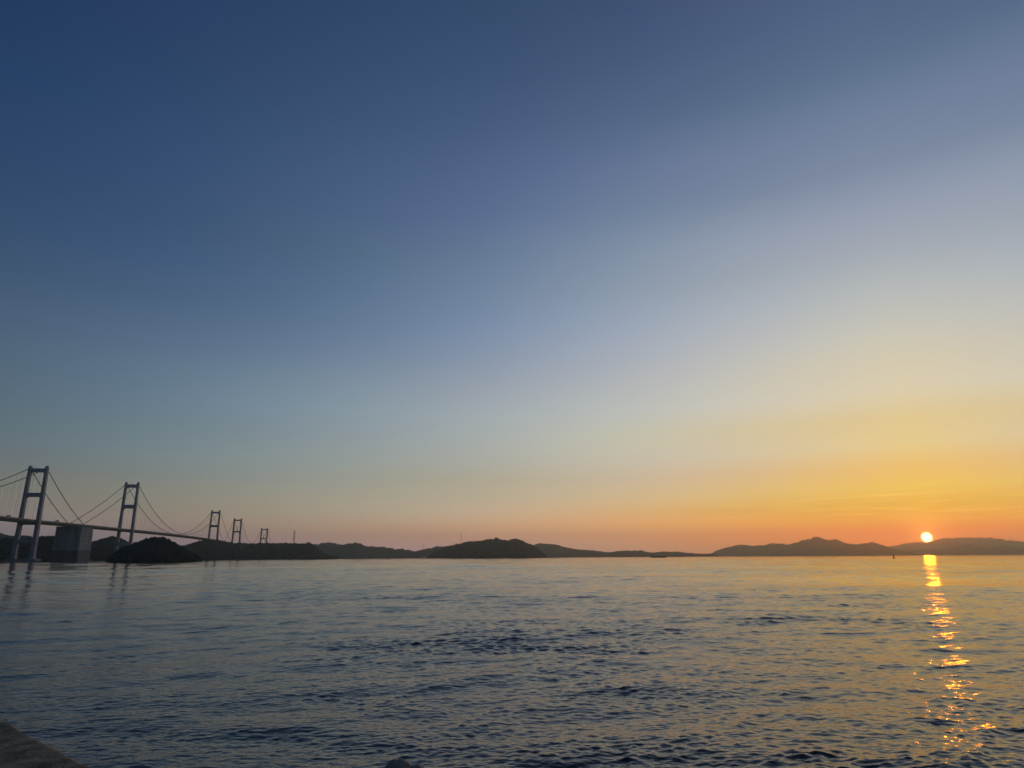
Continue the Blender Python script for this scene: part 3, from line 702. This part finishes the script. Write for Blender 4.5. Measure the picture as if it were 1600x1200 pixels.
lamp0 = make_lamp(); first = True
for path, px, lab in ((dA, 8, 'lamp post on the bridge deck at the far left edge of the photo'),
                      (dA, 67, 'lamp post on the bridge deck just right of the nearest tower'),
                      (dA, 84, 'lamp post on the bridge deck between the nearest tower and the anchorage'),
                      (dB, 127.5, 'lamp post on the bridge deck above the anchorage block'),
                      (dB, 163, 'lamp post on the bridge deck just left of the second tower')):
    p, dr = deck_at_px(path, px, 12.4)
    o = lamp0 if first else copy_tree(lamp0); first = False
    o.location = p; o.rotation_euler.z = rz_of(dr)
    tag(o, lab, 'lamp post', 'lamp posts along the bridge deck')

def make_truck(body):
    r = empty('truck', (0, 0, 0))
    MB().box(-1.25, 1.25, -4.6, 2.6, 1.15, 3.7).build('cargo_box', body, r, bevel=0.08)
    c = MB(); c.add([(-1.2, 2.8, 0.7), (1.2, 2.8, 0.7), (1.2, 4.9, 0.7), (-1.2, 4.9, 0.7), (-1.2, 2.8, 3.0), (1.2, 2.8, 3.0), (1.2, 4.3, 3.0), (-1.2, 4.3, 3.0), (-1.2, 4.9, 1.8), (1.2, 4.9, 1.8)],
          [(3, 2, 1, 0), (4, 5, 6, 7), (0, 1, 5, 4), (1, 2, 9, 6, 5), (3, 0, 4, 7, 8), (2, 3, 8, 9), (9, 8, 7, 6)])
    cab_ = c.build('cab', M_SHIPWHITE, r)
    MB().add([(-1.05, 4.86, 1.95), (1.05, 4.86, 1.95), (1.05, 4.42, 2.8), (-1.05, 4.42, 2.8)], [(0, 1, 2, 3)]).build('windscreen', M_GLASS, cab_)
    MB().box(-1.0, 1.0, -4.4, 4.6, 0.75, 1.12).build('chassis', M_DARKHULL, r)
    for sx in (-1, 1):
        for y in (-3.2, -2.0, 3.6):
            MB().tube([(sx * 0.85, y, 0.5), (sx * 1.2, y, 0.5)], 0.5, 12).build('wheel', M_RUBBER, r)
    return r
for px, off, path, body, lab in ((13.5, 9.5, dA, M_SHIPWHITE, 'pale box truck crossing the bridge left of the nearest tower'),
                                 (89, 9.5, dA, M_DARKHULL, 'dark box truck crossing the bridge beside the anchorage block')):
    tr = make_truck(body); p, dr = deck_at_px(path, px, off); tr.location = p; tr.rotation_euler = (0, 0, rz_of(dr) + math.pi)
    tr.scale = (1.15,) * 3
    tag(tr, lab, 'truck', 'trucks crossing the bridge')

# ------------------------------------------------------------------ pylons on the hills
def mast(name, label, cat, px, pyb, pyt, Yd, w0, w1, arms):
    b = at(px, Yd, pyb); zt = z_at(px, pyt, Yd); b0 = b.z - 12; H = zt - b0
    r = empty(name, Vector((b.x, b.y, b0)))
    tag(r, label, cat)
    n = 9; fr = MB(); br = MB()
    def ring(i):
        s = (i / n); w = (w0 + (w1 - w0) * s) / 2
        return [Vector((sx * w, sy * w, H * s)) for sx, sy in ((-1, -1), (1, -1), (1, 1), (-1, 1))]
    for k in range(4):
        MB().tube([ring(0)[k], ring(n)[k]], 0.32, 4).build('leg', M_RED if cat == 'radio mast' else M_GALV, r)
    for i in range(n):
        a, c = ring(i), ring(i + 1)
        for k in range(4):
            br.tube([a[k], c[(k + 1) % 4]], 0.16, 3, caps=False); br.tube([c[k], a[(k + 1) % 4]], 0.16, 3, caps=False); br.tube([c[k], c[(k + 1) % 4]], 0.16, 3, caps=False)
    br.build('lattice', M_GALV, r)
    for z in arms:
        MB().box(-6, 6, -0.4, 0.4, H * z, H * z + 0.9).build('crossarm', M_GALV, r)
    return r
mast('lattice_mast', 'thick lattice mast on the flat dark headland, right of the bridges', 'radio mast', 458.8, 849, 829.2, 2900, 6.5, 3.6, [])
mast('transmission_pylon', 'thin lattice pylon on the left slope of the central island', 'pylon', 720.6, 851, 832.5, 5200, 7.0, 2.2, (0.72, 0.84))
mast('transmission_pylon', 'faint thin pylon on the low saddle left of the central island', 'pylon', 661.5, 860, 849.5, 5400, 6.0, 2.0, (0.75, 0.88))

# pale buildings at the water's edge left of the island
def building(px0, px1, pyb, pyt, Yd, depth, label, flat=True):
    a, b = at(px0, Yd, pyb), at(px1, Yd, pyb); zt = z_at(px0, pyt, Yd)
    d = (b - a); d.z = 0; w = d.length
    r = empty('waterfront_building', Vector(((a.x + b.x) / 2, (a.y + b.y) / 2, 0.0)), math.atan2(d.y, d.x))
    tag(r, label, 'building', 'pale buildings on the far shore')
    MB().box(-w / 2, w / 2, 0, depth, -1, zt).build('wall', M_PLASTER, r)
    MB().box(-w / 2 - 0.4, w / 2 + 0.4, -0.4, depth + 0.4, zt + 0.005, zt + 0.8).build('roof', M_ROOF, r)
    nwin = max(2, int(w / 6))
    for k in range(nwin):
        x = -w / 2 + (k + 0.5) * w / nwin
        for z in np.arange(3.0, zt - 2.5, 4.0):
            MB().box(x - 1.4, x + 1.4, -0.12, 0.1, z, z + 1.8).build('window', M_GLASS, r)
    return r
building(658.3, 664.0, 871.3, 868.6, 4800, 14, 'long pale building on the shore left of the central island')
building(664.6, 667.6, 871.3, 867.8, 4830, 12, 'taller pale block in the middle of the shore buildings left of the island')
building(668.0, 671.5, 871.3, 869.2, 4790, 12, 'low pale shed nearest the island on the far shore')

# ------------------------------------------------------------------ vessels
def hull_mesh(L_, B, D, draft, sheer=0.8):
    """ship hull: pointed bow at +X, transom stern"""
    V, F = [], []; n = 13
    for i in range(n):
        s = i / (n - 1); x = -L_ / 2 + L_ * s
        w = B / 2 * (1 - max(0, (s - 0.72) / 0.28) ** 2.0) * (0.86 + 0.14 * min(1, s / 0.12)); w = max(w, 0.05)
        zt = D + sheer * max(0, (s - 0.7) / 0.3) ** 2 + 0.25 * sheer * max(0, (0.2 - s) / 0.2)
        for y, z in ((-w, zt), (-w * 0.97, 0), (-w * 0.8, -draft), (w * 0.8, -draft), (w * 0.97, 0), (w, zt)): V.append((x, y, z))
    for i in range(n - 1):
        for k in range(5): F.append((i * 6 + k, i * 6 + k + 1, (i + 1) * 6 + k + 1, (i + 1) * 6 + k))
        F.append((i * 6 + 5, i * 6, (i + 1) * 6, (i + 1) * 6 + 5))
    F.append((0, 1, 2, 3, 4, 5)); F.append(tuple((n - 1) * 6 + k for k in (5, 4, 3, 2, 1, 0)))
    return V, F

def cargo_ship(px, Yd, L_, label, house=True, face=0.0, sc=1.0):
    p = at(px, Yd); r = empty('cargo_ship', Vector((p.x, p.y, 0)), face)
    tag(r, label, 'ship', 'ships far out on the strait')
    v, f = hull_mesh(L_, L_ * 0.19, L_ * 0.062, 1.0, L_ * 0.02); mesh_obj('hull', v, f, M_DARKHULL, r)
    D = L_ * 0.062
    MB().box(-L_ * 0.24, L_ * 0.32, -L_ * 0.07, L_ * 0.07, D + 0.01, D + L_ * 0.022).build('hatch_cover', M_HATCH, r, bevel=0.1)
    if house:
        h = MB(); h.box(-L_ * 0.46, -L_ * 0.29, -L_ * 0.08, L_ * 0.08, D + 0.01, D + L_ * 0.055)
        hs = h.build('deckhouse', M_SHIPWHITE, r)
        MB().box(-L_ * 0.43, -L_ * 0.33, -L_ * 0.075, L_ * 0.075, D + L_ * 0.056, D + L_ * 0.10).build('bridge_house', M_SHIPWHITE, r)
        MB().box(-L_ * 0.329, -L_ * 0.327, -L_ * 0.07, L_ * 0.07, D + L_ * 0.075, D + L_ * 0.09).build('window', M_GLASS, r)
        MB().frustum((-L_ * 0.445, 0, D + L_ * 0.056), (L_ * 0.03, L_ * 0.04), (-L_ * 0.447, 0, D + L_ * 0.11), (L_ * 0.026, L_ * 0.034)).build('funnel', M_DARKHULL, r)
        MB().tube([(-L_ * 0.38, 0, D + L_ * 0.10), (-L_ * 0.38, 0, D + L_ * 0.17)], 0.18, 5).build('mast', M_SHIPWHITE, r)
    MB().tube([(L_ * 0.40, 0, D), (L_ * 0.40, 0, D + L_ * 0.10)], 0.16, 5).build('foremast', M_SHIPWHITE, r)
    return r
cargo_ship(1028.5, 2150, 50, 'dark cargo ship with its deckhouse at the left end, largest vessel on the strait')
cargo_ship(1228, 4200, 31, 'small low dark ship below the highest far ridge', face=0.15)
cargo_ship(1303.5, 5600, 30, 'tiny faint vessel on the horizon right of the low dark ship', face=math.pi - 0.2)

pb = at(1396, 860)
bu = empty('navigation_buoy', Vector((pb.x, pb.y, 0)), 0.3)
tag(bu, 'tapering navigation buoy on the water left of the sun glitter', 'buoy')
MB().tube([(0, 0, -0.8), (0, 0, 0.75)], 1.75, 16).build('float', M_BUOY, bu)
cg = MB()
for k in range(4):
    a = math.pi / 4 + k * math.pi / 2
    MB().tube([(1.15 * math.cos(a), 1.15 * math.sin(a), 0.7), (0.32 * math.cos(a), 0.32 * math.sin(a), 4.2)], 0.11, 5).build('strut', M_BUOY, bu)
for i in range(4):
    s0, s1 = i / 4, (i + 1) / 4
    for k in range(4):
        a0, a1 = math.pi / 4 + k * math.pi / 2, math.pi / 4 + (k + 1) * math.pi / 2; q0 = 1.15 - 0.83 * s0; q1 = 1.15 - 0.83 * s1
        cg.tube([(q0 * math.cos(a0), q0 * math.sin(a0), 0.7 + 3.5 * s0), (q1 * math.cos(a1), q1 * math.sin(a1), 0.7 + 3.5 * s1)], 0.06, 4)
cg.build('lattice', M_BUOY, bu)
MB().frustum((0, 0, 1.6), (1.5, 1.5), (0, 0, 3.6), (0.75, 0.75)).build('daymark', M_BUOY, bu)
MB().tube([(0, 0, 4.2), (0, 0, 4.5)], 0.42, 10).build('platform', M_BUOY, bu)
MB().tube([(0, 0, 4.5), (0, 0, 5.3)], 0.24, 10, 0.18).build('lantern', M_GLASS, bu)

# ------------------------------------------------------------------ foreshore
def hit(px, py, z):
    d = ray(px, py); s = (z - CAM_H) / d.z
    return Vector((d.x * s, d.y * s, z))

def seawall():
    zt = 2.45
    a, b = hit(0, 1114, zt), hit(172, 1200, zt)
    d = (b - a).normalized(); nrm_ = Vector((-d.y, d.x, 0))
    if nrm_.y < 0: nrm_ = -nrm_                       # seaward
    s0, s1 = -9.0, (b - a).length + 9.0
    n_l, prof = 400, []
    # cross profile: back edge, top, rounded arris, battered face below water
    for q in np.linspace(-6.0, -0.12, 90): prof.append((q, 0.0))
    for t in np.linspace(0, math.pi / 2, 7): prof.append((-0.12 + 0.12 * math.sin(t), -0.12 + 0.12 * math.cos(t)))
    for q in np.linspace(0.1, 1, 26): prof.append((0.9 * q, -0.12 - 3.3 * q))
    V = np.zeros((n_l, len(prof), 3))
    for i in range(n_l):
        s = s0 + (s1 - s0) * (i / (n_l - 1))
        for j, (q, z) in enumerate(prof):
            p = a + d * s + nrm_ * q
            V[i, j] = (p.x, p.y, zt + z)
    Pn = V.reshape(-1, 3)
    nz = np.array([mnoise.fractal(Vector(p) * 1.1, 1.0, 2.0, 4) for p in Pn]) * 0.035 + np.array([mnoise.fractal(Vector(p) * 7.0, 0.9, 2.0, 4) for p in Pn]) * 0.012
    pits = np.array([mnoise.noise(Vector(p) * 16.0) for p in Pn]); nz -= np.clip(pits - 0.35, 0, 1) * 0.05
    out = np.tile(np.array([(0.75 if q > -0.1 else 0.0, 1.0 if q <= -0.0 else 0.3) for q, z in prof]), (n_l, 1))
    Pn = Pn + np.outer(nz * out[:, 0], np.array(nrm_)) + np.outer(nz * out[:, 1], np.array((0, 0, 1.0)))
    F = []
    m_ = len(prof)
    for i in range(n_l - 1):
        for j in range(m_ - 1):
            k = i * m_ + j; F.append((k, k + m_, k + m_ + 1, k + 1))
    mt = mat('barnacled_concrete', (0.42, 0.285, 0.14), 0.95, 0.45, 4.5, bump=0.03, bscale=30.0, color2=(0.53, 0.375, 0.20), detail=9)
    o = mesh_obj('seawall', Pn, F, mt, None, True)
    tag(o, 'rough brown concrete seawall corner at the bottom left, beside the water', 'seawall')
    return a, d, nrm_, zt
wa, wd, wn, wz = seawall()

# barnacles and weed crusting the wall's edge: one uncountable mass
def crust():
    r_ = np.random.default_rng(41); n = 320
    sL = r_.uniform(-2.5, 6.5, n); q = -np.abs(r_.normal(0, 0.28, n)) - 0.13; far_ = r_.random(n) < 0.35; q[far_] = r_.uniform(-3, 0, far_.sum())
    pos = np.array([tuple(wa + wd * float(l) + wn * float(k)) for l, k in zip(sL, q)])
    pos[:, 2] -= 0.012
    bv, bf = ico(2); s = 0.004 + 0.014 * r_.random(n) ** 2.5 * np.where(r_.random(n) < 0.05, 1.8, 1.0)
    V = pos[:, None, :] + bv[None] * r_.uniform(0.7, 1.25, (n, len(bv), 1)) * (s[:, None] * np.array([[1, 1, 0.8]]))[:, None, :]
    F = bf[None] + (np.arange(n) * len(bv))[:, None, None]
    mt = mat('weed_crust', (0.16, 0.12, 0.085), 0.9, 0.5, 9.0, color2=(0.32, 0.25, 0.18))
    o = mesh_obj('barnacles', V.reshape(-1, 3), F.reshape(-1, 3).tolist(), mt); tag(o, kind='stuff')
crust()

def rock(name, label, px, py, dist, size, seed, mt):
    """weathered boulder: its top is seen at the given pixel"""
    d = ray(px, py); hd = math.hypot(d.x, d.y); top = Vector((0, 0, CAM_H)) + d * (dist / hd)
    b = bmesh.new(); bmesh.ops.create_icosphere(b, subdivisions=5, radius=1.0)
    off = Vector((seed * 13.1, seed * 7.7, 0)); 
    for v in b.verts:
        p = v.co.copy(); f = 1 + 0.10 * mnoise.fractal(p * 1.1 + off, 1.0, 2.0, 3) + 0.022 * mnoise.fractal(p * 6 + off, 0.9, 2.0, 4)
        v.co = Vector((p.x * size[0] * f, p.y * size[1] * f, p.z * size[2] * f))
    zmax = max(v.co.z for v in b.verts)
    me = bpy.data.meshes.new(name); b.to_mesh(me); b.free(); me.materials.append(mt)
    me.polygons.foreach_set('use_smooth', [True] * len(me.polygons))
    o = bpy.data.objects.new(name, me); COL.objects.link(o); o.location = (top.x, top.y, top.z - zmax)
    tag(o, label, 'rock')
    return o
M_ROCK = mat('wet_rock', (0.26, 0.20, 0.145), 0.8, 0.5, 4.5, bump=0.03, bscale=22.0, color2=(0.42, 0.33, 0.24), detail=8)
rock('shore_rock', 'rounded brown rock breaking the water at the bottom edge of the photo', 621, 1184.5, 9.6, (0.34, 0.45, 0.8), 1, M_ROCK)
rock('shore_rock', 'low dark wet rock just right of the rounded brown rock', 652, 1194, 9.3, (0.26, 0.4, 0.7), 2, M_ROCK)

# ------------------------------------------------------------------ air
HAZE = 9.0e-5
hz = MB().box(-21200, 21200, -21200, 21200, -8, 660).build('haze', None)
hm = bpy.data.materials.new('haze_air'); hm.use_nodes = True
nt = hm.node_tree; nt.nodes.clear()
pv = nt.nodes.new('ShaderNodeVolumePrincipled'); pv.inputs['Color'].default_value = (0.98, 0.92, 0.77, 1); pv.inputs['Density'].default_value = HAZE; pv.inputs['Anisotropy'].default_value = 0.83
ou = nt.nodes.new('ShaderNodeOutputMaterial'); nt.links.new(pv.outputs[0], ou.inputs['Volume'])
hz.data.materials.append(hm)
tag(hz, kind='stuff')
